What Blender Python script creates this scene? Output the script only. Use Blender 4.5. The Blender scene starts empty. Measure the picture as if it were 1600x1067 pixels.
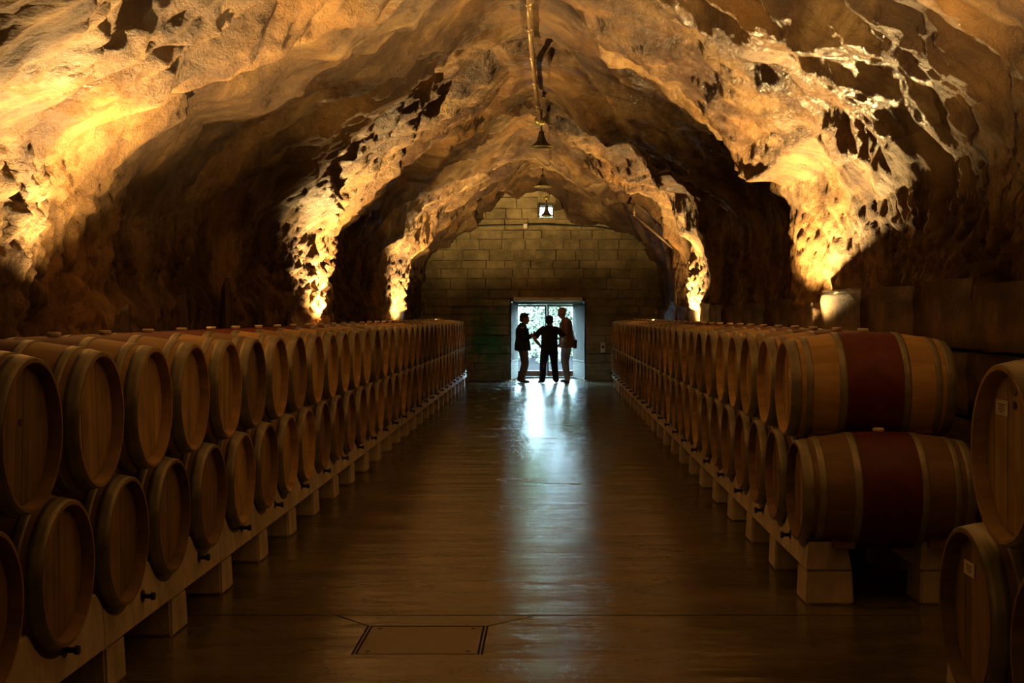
import bpy, bmesh, math, random
import numpy as np
from mathutils import Vector, Matrix
random.seed(7)
PI = math.pi
sc = bpy.context.scene
C = sc.collection

# ---------------------------------------------------------------- camera, world, exposure
F = 2050.0                      # focal length in pixels of the 1600 px wide frame
HE = 1.68                       # eye height
cam = bpy.data.objects.new('camera', bpy.data.cameras.new('camera'))
C.objects.link(cam); sc.camera = cam
cam.location = (0, 0, HE); cam.rotation_euler = (PI/2, 0, 0)
cam.data.sensor_width = 36; cam.data.lens = F/1600*36
cam.data.shift_x = -(858-800)/1600; cam.data.shift_y = -(533.5-492)/1600
cam.data.clip_end = 400
w = bpy.data.worlds.new('world'); sc.world = w; w.use_nodes = True
bg = w.node_tree.nodes['Background']
bg.inputs[0].default_value = (0.50, 0.78, 0.92, 1); bg.inputs[1].default_value = 88.0
sc.view_settings.view_transform = 'Standard'; sc.view_settings.look = 'None'
sc.view_settings.gamma = 1; sc.view_settings.use_curve_mapping = False
sc.view_settings.exposure = 0.25
sc.cycles.max_bounces = 8; sc.cycles.diffuse_bounces = 5; sc.cycles.glossy_bounces = 4
sc.cycles.sample_clamp_indirect = 6.0
WARM = (1.0, 0.625, 0.225)
# uplights: (name side, y, power)
UPLIGHTS = [('left', 9.0, 2700, .05), ('left', 18.4, 2600, .05), ('left', 27.6, 2200, .40), ('left', -1.0, 1900, .1),
            ('right', 14.0, 2700, -.32), ('right', 24.2, 2300, .45), ('right', 5.6, 2100, .35)]

# ---------------------------------------------------------------- helpers
def tag(o, label=None, cat=None, group=None, kind=None):
    if label: o['label'] = label
    if cat: o['category'] = cat
    if group: o['group'] = group
    if kind: o['kind'] = kind
    return o
def link(name, me, parent=None, loc=None, rot=None, scale=None):
    o = bpy.data.objects.new(name, me); C.objects.link(o)
    if parent: o.parent = parent
    if loc: o.location = loc
    if rot: o.rotation_euler = rot
    if scale: o.scale = scale
    return o
def empty(name, loc=(0, 0, 0), rz=0):
    o = link(name, None, loc=loc, rot=(0, 0, rz)); o.empty_display_size = .1
    return o
def mesh(name, bm, m, smooth=False):
    me = bpy.data.meshes.new(name)
    bmesh.ops.recalc_face_normals(bm, faces=bm.faces)
    bm.to_mesh(me); bm.free()
    for x in (m if isinstance(m, (list, tuple)) else [m]): me.materials.append(x)
    if smooth:
        me.polygons.foreach_set('use_smooth', [True]*len(me.polygons))
    return me
def obj(name, bm, m, parent=None, smooth=False, **k):
    return link(name, mesh(name, bm, m, smooth), parent, **k)
def box(bm, x0, x1, y0, y1, z0, z1, bevel=0, seg=1):
    vs = [bm.verts.new((x, y, z)) for z in (z0, z1) for y in (y0, y1) for x in (x0, x1)]
    fs = [bm.faces.new([vs[i] for i in q]) for q in ((0,2,3,1),(4,5,7,6),(0,1,5,4),(2,6,7,3),(0,4,6,2),(1,3,7,5))]
    if bevel:
        es = {e for f in fs for e in f.edges}
        bmesh.ops.bevel(bm, geom=list(es), offset=bevel, segments=seg, affect='EDGES')
    return vs
def rings(bm, rs, cap=True, closed=False):
    R = [[bm.verts.new(p) for p in r] for r in rs]
    n = len(R[0]); m = len(R)
    for i in range(m if closed else m-1):
        a, b = R[i], R[(i+1) % m]
        for j in range(n):
            bm.faces.new((a[j], a[(j+1) % n], b[(j+1) % n], b[j]))
    if cap and not closed:
        bm.faces.new(list(reversed(R[0]))); bm.faces.new(R[-1])
    return R
def tube(bm, pts, rad, n=8, cap=True):
    pts = [Vector(p) for p in pts]
    if not isinstance(rad, (list, tuple)): rad = [rad]*len(pts)
    rs = []; up = None
    for i, p in enumerate(pts):
        d = (pts[min(i+1, len(pts)-1)] - pts[max(i-1, 0)]).normalized()
        if up is None:
            up = d.orthogonal().normalized()
        up = (up - d*up.dot(d)).normalized(); v = d.cross(up)
        rs.append([p + (up*math.cos(2*PI*k/n) + v*math.sin(2*PI*k/n))*rad[i] for k in range(n)])
    rings(bm, rs, cap)
def lathe(bm, prof, n=24, axis='z', c=(0, 0, 0), closed=False, cap=False):
    rs = []
    for (r, h) in prof:
        ring = []
        for k in range(n):
            a = 2*PI*k/n; u, v = r*math.cos(a), r*math.sin(a)
            p = (u, v, h) if axis == 'z' else ((h, u, v) if axis == 'x' else (u, h, v))
            ring.append((p[0]+c[0], p[1]+c[1], p[2]+c[2]))
        rs.append(ring)
    rings(bm, rs, cap, closed)
def ellip(bm, c, r, n=14, m=8):
    rs = []
    for i in range(1, m):
        t = PI*i/m
        rs.append([(c[0]+r[0]*math.sin(t)*math.cos(2*PI*k/n), c[1]+r[1]*math.sin(t)*math.sin(2*PI*k/n), c[2]-r[2]*math.cos(t)) for k in range(n)])
    rings(bm, rs)
def P(px, py, y):               # pixel of the photograph at depth y -> point
    return Vector(((px-858)*y/F, y, HE-(py-492)*y/F))
ORD = ['first','second','third','fourth','fifth','sixth','seventh','eighth','ninth','tenth','eleventh','twelfth','thirteenth','fourteenth','fifteenth','sixteenth','seventeenth','eighteenth','nineteenth','twentieth']
def ordinal(i):
    if i < 20: return ORD[i]
    t = i+1
    if t == 30: return 'thirtieth'
    if t == 40: return 'fortieth'
    return {2: 'twenty', 3: 'thirty', 4: 'forty'}[t//10] + '-' + ORD[t % 10-1]

# ---------------------------------------------------------------- material helper
class NT:
    def __init__(s, name):
        s.m = bpy.data.materials.new(name); s.m.use_nodes = True
        s.t = s.m.node_tree; s.b = s.t.nodes['Principled BSDF']
        s.co = s.n('ShaderNodeTexCoord').outputs['Object']
    def n(s, typ, **k):
        nd = s.t.nodes.new(typ)
        for a, b in k.items(): setattr(nd, a, b)
        return nd
    def put(s, sock, v):
        if isinstance(v, bpy.types.NodeSocket): s.t.links.new(v, sock)
        elif isinstance(v, (tuple, list)) and len(v) == 3 and sock.type == 'RGBA': sock.default_value = (*v, 1)
        else: sock.default_value = v
    def map(s, scale=(1, 1, 1), co=None, loc=(0, 0, 0), rot=(0, 0, 0)):
        nd = s.n('ShaderNodeMapping'); s.put(nd.inputs[0], co or s.co)
        nd.inputs['Scale'].default_value = scale; nd.inputs['Location'].default_value = loc; nd.inputs['Rotation'].default_value = rot
        return nd.outputs[0]
    def noise(s, scale, co=None, detail=4, rough=.55, dist=0):
        nd = s.n('ShaderNodeTexNoise'); s.put(nd.inputs['Vector'], co or s.co)
        nd.inputs['Scale'].default_value = scale; nd.inputs['Detail'].default_value = detail
        nd.inputs['Roughness'].default_value = rough; nd.inputs['Distortion'].default_value = dist
        return nd.outputs[0]
    def ramp(s, v, stops, interp='LINEAR'):
        nd = s.n('ShaderNodeValToRGB'); s.put(nd.inputs[0], v); cr = nd.color_ramp; cr.interpolation = interp
        while len(cr.elements) < len(stops): cr.elements.new(.5)
        for e, (p, c) in zip(cr.elements, stops):
            e.position = p; e.color = (c, c, c, 1) if not isinstance(c, tuple) else (*c, 1)
        return nd.outputs[0]
    def math(s, op, a, b=0.0, c=0.0):
        nd = s.n('ShaderNodeMath', operation=op)
        for i, v in enumerate((a, b, c)): s.put(nd.inputs[i], v)
        return nd.outputs[0]
    def mix(s, f, a, b, mode='MIX'):
        nd = s.n('ShaderNodeMix', data_type='RGBA', blend_type=mode)
        s.put(nd.inputs[0], f); s.put(nd.inputs[6], a); s.put(nd.inputs[7], b)
        return nd.outputs[2]
    def sep(s, co=None):
        nd = s.n('ShaderNodeSeparateXYZ'); s.put(nd.inputs[0], co or s.co); return nd.outputs
    def bump(s, h, dist=.01, strength=1.0, normal=None):
        nd = s.n('ShaderNodeBump'); s.put(nd.inputs['Height'], h)
        nd.inputs['Distance'].default_value = dist; nd.inputs['Strength'].default_value = strength
        if normal is not None: s.put(nd.inputs['Normal'], normal)
        return nd.outputs[0]
    def out(s, color=None, rough=None, normal=None, **k):
        if color is not None: s.put(s.b.inputs['Base Color'], color)
        if rough is not None: s.put(s.b.inputs['Roughness'], rough)
        if normal is not None: s.put(s.b.inputs['Normal'], normal)
        for a, v in k.items(): s.put(s.b.inputs[a.replace('_', ' ')], v)
        return s.m
def plain(name, col, rough=.6, var=.15, scale=8, metal=0, bump=.002):
    t = NT(name); nz = t.noise(scale, detail=5)
    c = t.mix(t.ramp(nz, [(.3, 0.), (.7, 1.)]), tuple(x*(1-var) for x in col), tuple(min(1, x*(1+var)) for x in col))
    return t.out(c, rough, t.bump(t.noise(scale*6), bump), Metallic=metal)

def rock_mat(name, wall):
    t = NT(name)
    a = t.noise(.9, detail=8, rough=.62, dist=.4)
    col = t.ramp(a, [(.30, (.026, .013, .005)), (.45, (.10, .052, .019)), (.58, (.25, .155, .064)), (.76, (.42, .31, .16))])
    streak = t.noise(1.0, t.map((.8, 3.2, 1.2), rot=(0, 0, .35)) if not wall else t.map((3.5, 3.5, .7)), detail=7, rough=.65)
    col = t.mix(t.ramp(streak, [(.38, .9), (.58, 0.)]), col, (.045, .020, .009))
    col = t.mix(t.ramp(t.noise(.55, detail=3), [(.5, 0.), (.68, .45)]), col, (.40, .20, .05))
    wet = t.noise(.45, t.map((1, 1, 1), loc=(3.1, 7.7, 1.3)), detail=3)
    rough = t.ramp(wet, [(.42, .8), (.60, .24)] if not wall else [(.45, .9), (.65, .5)])
    if not wall:                # water seeping out of the vault
        px_, py2, pz_ = t.sep()
        e = t.math('ADD', t.math('POWER', t.math('MULTIPLY', t.math('SUBTRACT', px_, 1.3), .75), 2), t.math('POWER', t.math('MULTIPLY', t.math('SUBTRACT', py2, 18.0), .22), 2))
        seep = t.math('ADD', e, t.math('MULTIPLY', t.math('SUBTRACT', streak, .5), 2.0))
        rough = t.mix(t.ramp(seep, [(.35, 1.), (.9, 0.)]), rough, (.16, .16, .16))
    f1 = t.noise(11 if not wall else 9, t.map((1, 1, 1) if not wall else (1.3, 1.3, .8)), detail=8, rough=.7)
    f2 = t.noise(40, detail=5, rough=.65)
    n = t.bump(f1, .11, .9); n = t.bump(f2, .016, .8, n)
    return t.out(col, rough, n)
ROCK_C = rock_mat('ceiling rock', False); ROCK_W = rock_mat('wall rock', True)

def block_mat():
    t = NT('old masonry')
    info = t.n('ShaderNodeObjectInfo')
    geo = t.n('ShaderNodeNewGeometry').outputs['Position']
    a = t.noise(1.6, geo, detail=7, rough=.65)
    col = t.ramp(a, [(.3, (.13, .105, .055)), (.5, (.30, .24, .125)), (.72, (.50, .40, .22))])
    rnd = t.math('MULTIPLY_ADD', info.outputs['Random'], .35, .78)
    col = t.mix(1.0, col, t.ramp(rnd, [(0., 0.), (1., 1.)]), 'MULTIPLY')
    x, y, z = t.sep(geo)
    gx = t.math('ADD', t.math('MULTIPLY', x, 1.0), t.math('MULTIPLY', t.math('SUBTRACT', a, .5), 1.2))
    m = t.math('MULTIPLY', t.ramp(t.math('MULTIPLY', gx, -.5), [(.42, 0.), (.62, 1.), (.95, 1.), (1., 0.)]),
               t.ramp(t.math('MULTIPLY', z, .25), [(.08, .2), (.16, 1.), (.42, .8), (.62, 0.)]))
    green_glow = t.math('MULTIPLY', m, t.ramp(t.noise(2.2, geo, detail=5), [(.38, .15), (.6, 1.)]))
    col = t.mix(green_glow, col, (.02, .19, .05))  # green daylight glow left of the door, painted into the stone colour
    return t.out(col, .88, t.bump(t.noise(9, geo, detail=8, rough=.75), .05, .9))
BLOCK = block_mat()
MORTAR = plain('dark mortar', (.22, .176, .094), .95, .4, 3, bump=.01)

def floor_mat():
    t = NT('polished concrete floor')
    a = t.noise(1.0, t.map((.55, 1.5, 1)), detail=8, rough=.62, dist=.6)
    col = t.ramp(a, [(.30, (.030, .024, .011)), (.48, (.072, .061, .030)), (.68, (.135, .118, .064))])
    b = t.noise(3.2, t.map((.5, 1.2, 1)), detail=8, rough=.7, dist=1.0)
    col = t.mix(t.ramp(b, [(.33, .8), (.46, 0.)]), col, (.022, .016, .009))
    rough = t.ramp(b, [(.28, .48), (.42, .22), (.6, .09)])
    n = t.bump(t.noise(1.6, t.map((.35, 1.6, 1)), detail=3), .020, .9)
    n = t.bump(t.noise(55, detail=4), .0012, .6, n)
    n = t.bump(b, .004, .7, n)
    n = t.bump(t.noise(14, detail=5, rough=.7), .0045, .7, n)
    return t.out(col, rough, n, Specular_IOR_Level=.95)
FLOOR = floor_mat()
HATCH = plain('hatch steel', (.15, .125, .085), .38, .15, 5, 0.0, .001)
JOINT = plain('dark joint', (.012, .009, .006), .95)

def oak(name, light, dark, band, head=False):
    t = NT(name); x, y, z = t.sep()
    info = t.n('ShaderNodeObjectInfo')
    if head:
        sid = t.math('FLOOR', t.math('MULTIPLY', y, 11.5)); mp = t.map((6, 26, 2.2))
    else:
        ang = t.math('ARCTAN2', y, z); sid = t.math('FLOOR', t.math('MULTIPLY', ang, 28/(2*PI))); mp = t.map((2.2, 26, 26))
    wn = t.n('ShaderNodeTexWhiteNoise', noise_dimensions='2D')
    cb = t.n('ShaderNodeCombineXYZ'); t.put(cb.inputs[0], sid); t.put(cb.inputs[1], info.outputs['Random'])
    t.put(wn.inputs['Vector'], cb.outputs[0])
    g = t.noise(1.0, mp, detail=6, rough=.6, dist=.3)
    f = t.math('ADD', t.math('MULTIPLY', g, .75), t.math('MULTIPLY', wn.outputs['Value'], .30))
    col = t.mix(t.ramp(f, [(.3, 0.), (.8, 1.)]), dark, light)
    col = t.mix(t.ramp(t.noise(4.5, detail=5), [(.52, 0.), (.75, .55)]), col, tuple(v*.4 for v in dark))
    if band:
        e = t.math('ADD', t.math('ABSOLUTE', x), t.math('MULTIPLY', t.noise(9), .02))
        msk = t.math('LESS_THAN', e, .182)
        red = t.mix(t.ramp(t.noise(7, detail=6), [(.4, 0.), (.75, 1.)]), (.085, .008, .006), (.16, .022, .012))
        col = t.mix(msk, col, red)
    val = t.n('ShaderNodeHueSaturation'); t.put(val.inputs['Color'], col)
    t.put(val.inputs['Value'], t.math('MULTIPLY_ADD', info.outputs['Random'], .5, .72))
    return t.out(val.outputs[0], .58, t.bump(g, .0025, .7))
OAK = [oak('pale oak staves', (.52, .36, .155), (.33, .21, .08), True), oak('brown oak staves', (.29, .185, .08), (.16, .10, .042), True)]
HEAD = [oak('pale oak head', (.47, .34, .14), (.30, .20, .075), False, True), oak('brown oak head', (.27, .18, .07), (.16, .10, .038), False, True)]
def hoop_mat():
    t = NT('galvanised hoop')
    c = t.ramp(t.noise(9, detail=6), [(.3, (.17, .165, .125)), (.6, (.30, .29, .23)), (.8, (.24, .17, .09))])
    return t.out(c, .42, t.bump(t.noise(30), .001), Metallic=.35)
HOOP = hoop_mat()
BUNG = plain('white silicone bung', (.72, .66, .52), .5)
PAPER = plain('label paper', (.80, .74, .60), .8, .05); INK = plain('label ink', (.10, .08, .06), .8)
def conc_mat(name, c):
    t = NT(name)
    a = t.noise(5, detail=7, rough=.65)
    col = t.mix(t.ramp(a, [(.32, 0.), (.7, 1.)]), tuple(v*.55 for v in c), c)
    col = t.mix(t.ramp(t.noise(2.0, t.map((6, 6, 1)), detail=5), [(.5, 0.), (.72, .5)]), col, tuple(v*.35 for v in c))
    return t.out(col, .75, t.bump(t.noise(35, detail=6), .004))
CONC = conc_mat('rack concrete', (.60, .55, .44))
IRON = plain('black iron', (.03, .028, .025), .5, metal=.6); ENAMEL = plain('dark enamel', (.05, .035, .02), .35)
PIPE = plain('brown conduit', (.20, .13, .06), .45, .3, metal=.5); BRASS = plain('brass collar', (.42, .36, .10), .4, metal=.6)
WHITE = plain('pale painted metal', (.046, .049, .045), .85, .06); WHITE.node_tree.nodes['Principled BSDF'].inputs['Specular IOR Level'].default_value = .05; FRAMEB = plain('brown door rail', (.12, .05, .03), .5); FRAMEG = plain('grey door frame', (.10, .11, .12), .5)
WOODD = plain('dark timber', (.10, .055, .025), .8, .35, 20)
LINTEL = plain('lintel stone', (.75, .70, .55), .85, .15, 6)
PLASTIC = plain('white plastic', (.7, .68, .6), .5, .05)
def glass_mat():
    t = NT('clear glass')
    tr = t.n('ShaderNodeBsdfTransparent'); gl = t.n('ShaderNodeBsdfGlossy'); gl.inputs['Roughness'].default_value = .02
    mx = t.n('ShaderNodeMixShader'); mx.inputs[0].default_value = .06
    t.t.links.new(tr.outputs[0], mx.inputs[1]); t.t.links.new(gl.outputs[0], mx.inputs[2])
    t.t.links.new(mx.outputs[0], t.t.nodes['Material Output'].inputs[0])
    return t.m
GLASS = glass_mat()
def glow_mat():
    t = NT('lit lamp lens'); return t.out((.9, .8, .6), .3, Emission_Color=(*WARM, 1), Emission_Strength=4.0)
LENS = glow_mat()

# ---------------------------------------------------------------- numpy noise
def perlin(x, y, z, seed=0):
    rs = np.random.RandomState(seed); pm = rs.permutation(256); pm = np.concatenate([pm, pm, pm])
    g = rs.normal(size=(256, 3)); g /= np.linalg.norm(g, axis=1)[:, None]
    xi, yi, zi = np.floor(x).astype(int), np.floor(y).astype(int), np.floor(z).astype(int)
    xf, yf, zf = x-xi, y-yi, z-zi
    fade = lambda t: t*t*t*(t*(t*6-15)+10)
    u, v, s = fade(xf), fade(yf), fade(zf)
    def gr(dx, dy, dz):
        h = pm[pm[pm[(xi+dx) & 255]+((yi+dy) & 255)]+((zi+dz) & 255)]; q = g[h]
        return q[..., 0]*(xf-dx)+q[..., 1]*(yf-dy)+q[..., 2]*(zf-dz)
    L = lambda a, b, t: a+(b-a)*t
    return 1.5*L(L(L(gr(0,0,0), gr(1,0,0), u), L(gr(0,1,0), gr(1,1,0), u), v), L(L(gr(0,0,1), gr(1,0,1), u), L(gr(0,1,1), gr(1,1,1), u), v), s)
def fbm(x, y, z, oct=4, seed=0, gain=.5):
    t = 0; a = 1.
    for i in range(oct):
        t = t+a*perlin(x, y, z, seed+i); x, y, z = x*2.03, y*2.03, z*2.03; a *= gain
    return t
def sstep(a, b, x):
    t = np.clip((x-a)/(b-a), 0, 1); return t*t*(3-2*t)

def worley(x, y, z, seed=0):
    rs = np.random.RandomState(seed); pm = rs.permutation(256); pm = np.concatenate([pm, pm, pm]); J = rs.rand(256, 3)
    xi, yi, zi = np.floor(x).astype(int), np.floor(y).astype(int), np.floor(z).astype(int)
    f1 = np.full(x.shape, 9.); f2 = np.full(x.shape, 9.)
    for a in (-1, 0, 1):
        for b in (-1, 0, 1):
            for c in (-1, 0, 1):
                h = pm[pm[pm[(xi+a) & 255]+((yi+b) & 255)]+((zi+c) & 255)]; q = J[h]
                dd = (xi+a+q[..., 0]-x)**2+(yi+b+q[..., 1]-y)**2+(zi+c+q[..., 2]-z)**2
                f2 = np.minimum(f2, np.maximum(f1, dd)); f1 = np.minimum(f1, dd)
    return np.sqrt(f1), np.sqrt(f2)
# ---------------------------------------------------------------- the cave shell
YB = 33.4                       # inner face of the masonry wall at the far end
prof = {                        # depth -> profile points (x, z), left floor to right floor
 'near': [(-3.66,0),(-3.66,1.0),(-3.64,2.0),(-3.54,2.75),(-3.16,3.20),(-2.45,3.75),(-1.55,4.50),(-.65,5.10),(0,5.25),(.75,5.0),(1.6,4.45),(2.4,3.95),(3.0,3.55),(3.22,3.2),(3.25,2.3),(3.25,1.2),(3.25,0)],
 'far':  [(-3.60,0),(-3.56,1.0),(-3.46,2.0),(-3.28,2.75),(-3.08,3.30),(-2.65,3.90),(-1.85,4.65),(-1.0,5.15),(-.42,5.33),(.5,5.02),(1.2,4.68),(2.0,4.15),(2.45,3.6),(2.68,3.1),(2.82,2.3),(2.86,1.2),(2.86,0)]}
def dense(pts, n):
    pts = np.array(pts, float)
    q = np.vstack([2*pts[0]-pts[1], pts, 2*pts[-1]-pts[-2]]); out = []
    for i in range(1, len(q)-2):
        t = np.linspace(0, 1, 24, endpoint=False)[:, None]
        a, b, c, d = q[i-1], q[i], q[i+1], q[i+2]
        out.append(.5*((2*b)+(-a+c)*t+(2*a-5*b+4*c-d)*t*t+(-a+3*b-3*c+d)*t**3))
    out = np.vstack(out+[pts[-1:]])
    s = np.concatenate([[0], np.cumsum(np.linalg.norm(np.diff(out, axis=0), axis=1))]); u = np.linspace(0, s[-1], n)
    return np.stack([np.interp(u, s, out[:, 0]), np.interp(u, s, out[:, 1])], 1)
NU = 470
ys = np.concatenate([np.arange(-5, 5, .12), np.arange(5, YB+.25, .030)])
A, B = dense(prof['near'], NU), dense(prof['far'], NU)
mx = sstep(6, 30, ys)[:, None, None]
XZ = A[None]*(1-mx)+B[None]*mx
X = XZ[..., 0].copy(); Z = XZ[..., 1].copy(); Y = np.repeat(ys[:, None], NU, 1)
left = X < 0
wallw = 1-sstep(2.7, 3.4, Z)                       # 1 on the upright walls
# buttresses and bays along the length
bumpL = .30*np.exp(-((Y-19.0)/.9)**2) + .24*np.exp(-((Y-28.3)/.9)**2) - .22*np.exp(-((Y-23)/2.0)**2)  - .15*np.exp(-((Y-13.5)/2.5)**2)
bumpR = .36*np.exp(-((Y-14.6)/.8)**2) + .16*np.exp(-((Y-24.8)/.9)**2) - .12*np.exp(-((Y-10)/2.2)**2) - .10*np.exp(-((Y-19)/2.2)**2)
side = np.abs(X)/3.3
wgt = sstep(.45, 1.0, side)
X += np.where(left, bumpL, -bumpR)*wgt
Z -= np.where(left, bumpL, bumpR)*.35*sstep(2.5, 3.5, Z)
# ceiling sinks into a rough lip in front of the masonry
Z -= .52*sstep(31.6, 33.2, Y)*sstep(3.2, 5.0, Z)
# transverse beds of rock on the ceiling: each bed ends in a lip
warp = perlin(X*.35, Y*.22, Z*.3, 41)*1.6 + perlin(X*.9, Y*.5, Z*.8, 42)*.45
tt = Y*.30 + np.abs(X+.3)*.22 + warp
fr = tt-np.floor(tt)
saw = np.where(fr < .80, fr/.80, (1-fr)/.20)
tt2 = Y*1.15 + X*.55 + warp*1.7 + 7
fr2 = tt2-np.floor(tt2); saw2 = np.where(fr2 < .8, fr2/.8, (1-fr2)/.2)
cw = 1-wallw
d = (.11+.09*cw)*fbm(X*.42, Y*.42, Z*.42, 4, 3)
d += cw*(.27*saw - .10 + .075*saw2*(.5+perlin(X*.5, Y*.5, Z*.5, 8)) + .12*np.abs(fbm(X*.8, Y*1.5, Z*.8, 4, 9))-.02)
d += cw*.035*fbm(X*3, Y*5, Z*3, 3, 12)
flute = 1-np.abs(perlin(X*1.6, Y*1.7, Z*.35, 21))*2
d += wallw*(-.08*flute + .09*perlin(X*1.1, Y*1.1, Z*.7, 22))
chip = 1-np.abs(perlin(X*5, Y*6.5, Z*3.6, 31))*2.2
chip2 = 1-np.abs(perlin(X*9, Y*12, Z*7, 32))*2.0
amt = wallw*np.where(left, 1.0, .8)
wx, wz = perlin(X*3, Y*3, Z*3, 71)*.5, perlin(X*3, Y*3, Z*3, 72)*.5
f1, f2 = worley(X*4+wx, Y*6.0+wx, Z*3.6+wz, 73)
g1, g2 = worley(X*8+wz, Y*12.5+wz, Z*8.0+wx, 74)
rough_zone = .85+.45*sstep(-.25, .35, perlin(X*.4, Y*.4, Z*.4, 75))
d += amt*rough_zone*(1-.75*sstep(2.6, 3.1, Z))*(.13*np.minimum(f2-f1, .55) + .060*np.minimum(g2-g1, .5) - .022*chip)
hh = fbm(X*.55, Y*1.25, Z*.6, 4, 81); lv = hh*4.5; terr = np.floor(lv)+sstep(.55, .95, lv-np.floor(lv))
d += cw*(.045*terr)
c1, c2 = worley(X*1.5+hh, Y*3.2+hh, Z*1.8, 83)
d += cw*(.018*np.minimum(c2-c1, .4))
# bench of broken rock at the foot of the left wall
d += np.where(left, .16*(1-sstep(1.75, 2.1, Z+.45*perlin(X, Y*.9, Z*.5, 51))), 0)*np.prod([1-np.exp(-((Y-q)/1.3)**2) for q in (9.0, 18.4, 27.6)], axis=0)
# big blocky courses on the right wall near the viewer
ry = np.where(~left & (Y < 13.5), 1., 0.)*wallw
st = perlin(X*.5, Y*.75, Z*.9, 61)*2.2; d += ry*.09*(np.floor(st)+sstep(.35, .65, st-np.floor(st)))
nn = np.stack([-X*1.15, 0*X, 1.9-Z], -1)
nn[..., 2] *= np.where(Z < 1.9, .0, 1.)
nn /= np.linalg.norm(nn, axis=-1)[..., None]+1e-9
VP3 = np.stack([X, Y, Z], -1)+nn*d[..., None]
lowz = 1-sstep(1.75, 2.3, VP3[..., 2])
VP3[..., 0] = np.where(left, np.minimum(VP3[..., 0], -3.22+(1-lowz)*9), np.maximum(VP3[..., 0], 2.80-(1-lowz)*9))
VP3[..., 2] = np.where(Z < .02, -.05, VP3[..., 2])
# the ridge keeps clear of the conduit hung below it
PIPE_PTS = [P(824, -40, 13.2), P(826, 5, 14.9), P(828, 45, 16.0), P(832, 90, 17.6), P(836, 130, 19.6), P(840, 165, 21.2), P(842, 190, 22.3)]
pyy = [p.y for p in PIPE_PTS]
pxs = np.interp(VP3[..., 1], pyy, [p.x for p in PIPE_PTS]); pzs = np.interp(VP3[..., 1], pyy, [p.z for p in PIPE_PTS])
near = np.exp(-((VP3[..., 0]-pxs)/.45)**2)*(VP3[..., 2] > 3.5)*sstep(12, 13.2, VP3[..., 1])*(1-sstep(22.6, 23.4, VP3[..., 1]))
VP3[..., 2] += near*np.maximum(0, pzs+.10-VP3[..., 2])
def ceil_z(x, y):
    q = VP3[..., :2]-np.array([x, y]); k = np.where(VP3[..., 2] > 3.3, (q**2).sum(-1), 1e9); i = np.argmin(k); return float(VP3.reshape(-1, 3)[i, 2])
def grid_mesh(name, i0, i1, m):
    V = VP3[:, i0:i1+1]; ny, nu = V.shape[:2]
    idx = np.arange(ny*nu).reshape(ny, nu)
    q = np.stack([idx[:-1, :-1], idx[:-1, 1:], idx[1:, 1:], idx[1:, :-1]], -1).reshape(-1, 4)
    me = bpy.data.meshes.new(name)
    me.vertices.add(ny*nu); me.vertices.foreach_set('co', V.reshape(-1).astype(np.float32))
    me.loops.add(q.size); me.loops.foreach_set('vertex_index', q.reshape(-1).astype(np.int32))
    me.polygons.add(len(q)); me.polygons.foreach_set('loop_start', np.arange(0, q.size, 4, dtype=np.int32))
    me.polygons.foreach_set('use_smooth', np.ones(len(q), bool))
    me.update(calc_edges=True); me.materials.append(m)
    return tag(link(name, me), kind='structure')
zl = A[:, 1]
iL = int(np.argmax(zl > 3.05)); iR = NU-1-int(np.argmax(zl[::-1] > 3.25))
wl = tag(grid_mesh('wall_left', 0, iL, ROCK_W), 'rough hewn left rock wall lit by warm uplights', 'wall')
tag(grid_mesh('ceiling', iL, iR, ROCK_C), 'rough rock cave ceiling with transverse ledges', 'ceiling')
wr = tag(grid_mesh('wall_right', iR, NU-1, ROCK_W), 'rough hewn right rock wall above a cut stone plinth', 'wall')

# closing wall behind the viewer
bm = bmesh.new(); box(bm, -4.6, 4.6, -5.6, -4.9, -.1, 6.4)
tag(obj('wall_rear', bm, ROCK_W), 'rock wall closing the cellar behind the viewer', 'wall', kind='structure')

# ---------------------------------------------------------------- floor: slabs with saw cuts, hatch
fl = None
bm = bmesh.new(); box(bm, -4.6, 4.6, -5.6, 36.0, -.25, -.014)
fl = tag(obj('floor', bm, JOINT), 'polished brown concrete floor with saw cuts', 'floor', kind='structure')
def slab(name, pts, m, top=0.0, gap=.010, parent=fl):
    c = sum((Vector((*p, 0)) for p in pts), Vector())/len(pts)
    bm = bmesh.new(); q = []
    n = len(pts)
    for i, p in enumerate(pts):
        a, b, e = Vector(pts[i-1]), Vector(p), Vector(pts[(i+1) % n])
        d1 = (b-a).normalized(); d2 = (e-b).normalized()
        n1 = Vector((-d1.y, d1.x)); n2 = Vector((-d2.y, d2.x))
        bis = n1+n2
        bis = bis*(gap/max(.2, bis.dot(n1))) if bis.length > .1 else n1*gap
        q.append(b+bis)
    lo = [bm.verts.new((v.x, v.y, top-.013)) for v in q]; hi = [bm.verts.new((v.x, v.y, top)) for v in q]
    bm.faces.new(hi)
    for i in range(n): bm.faces.new((lo[i], lo[(i+1) % n], hi[(i+1) % n], hi[i]))
    return obj(name, bm, m, parent)
JY = 7.34; hx0, hx1, hy0, hy1 = -.975, -.335, 6.50, 7.085
aL, aR = (-1.19, JY), (-.065, JY)
slab('floor_slab', [(-4.6, JY), (4.6, JY), (4.6, 36), (-4.6, 36)], FLOOR)
slab('floor_slab', [(-4.6, -5.6), (4.6, -5.6), (4.6, JY), aR, (hx1, hy1), (hx1, hy0), (hx0, hy0), (hx0, hy1), aL, (-4.6, JY)], FLOOR, gap=.007)
slab('floor_slab', [(hx0, hy1), (hx1, hy1), aR, aL], FLOOR, gap=.007)
t = empty('floor_hatch', ((hx0+hx1)/2, (hy0+hy1)/2, 0))
tag(t, 'square metal hatch cover set flush in the concrete floor', 'hatch')
hw, hd = (hx1-hx0)/2, (hy1-hy0)/2
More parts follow.
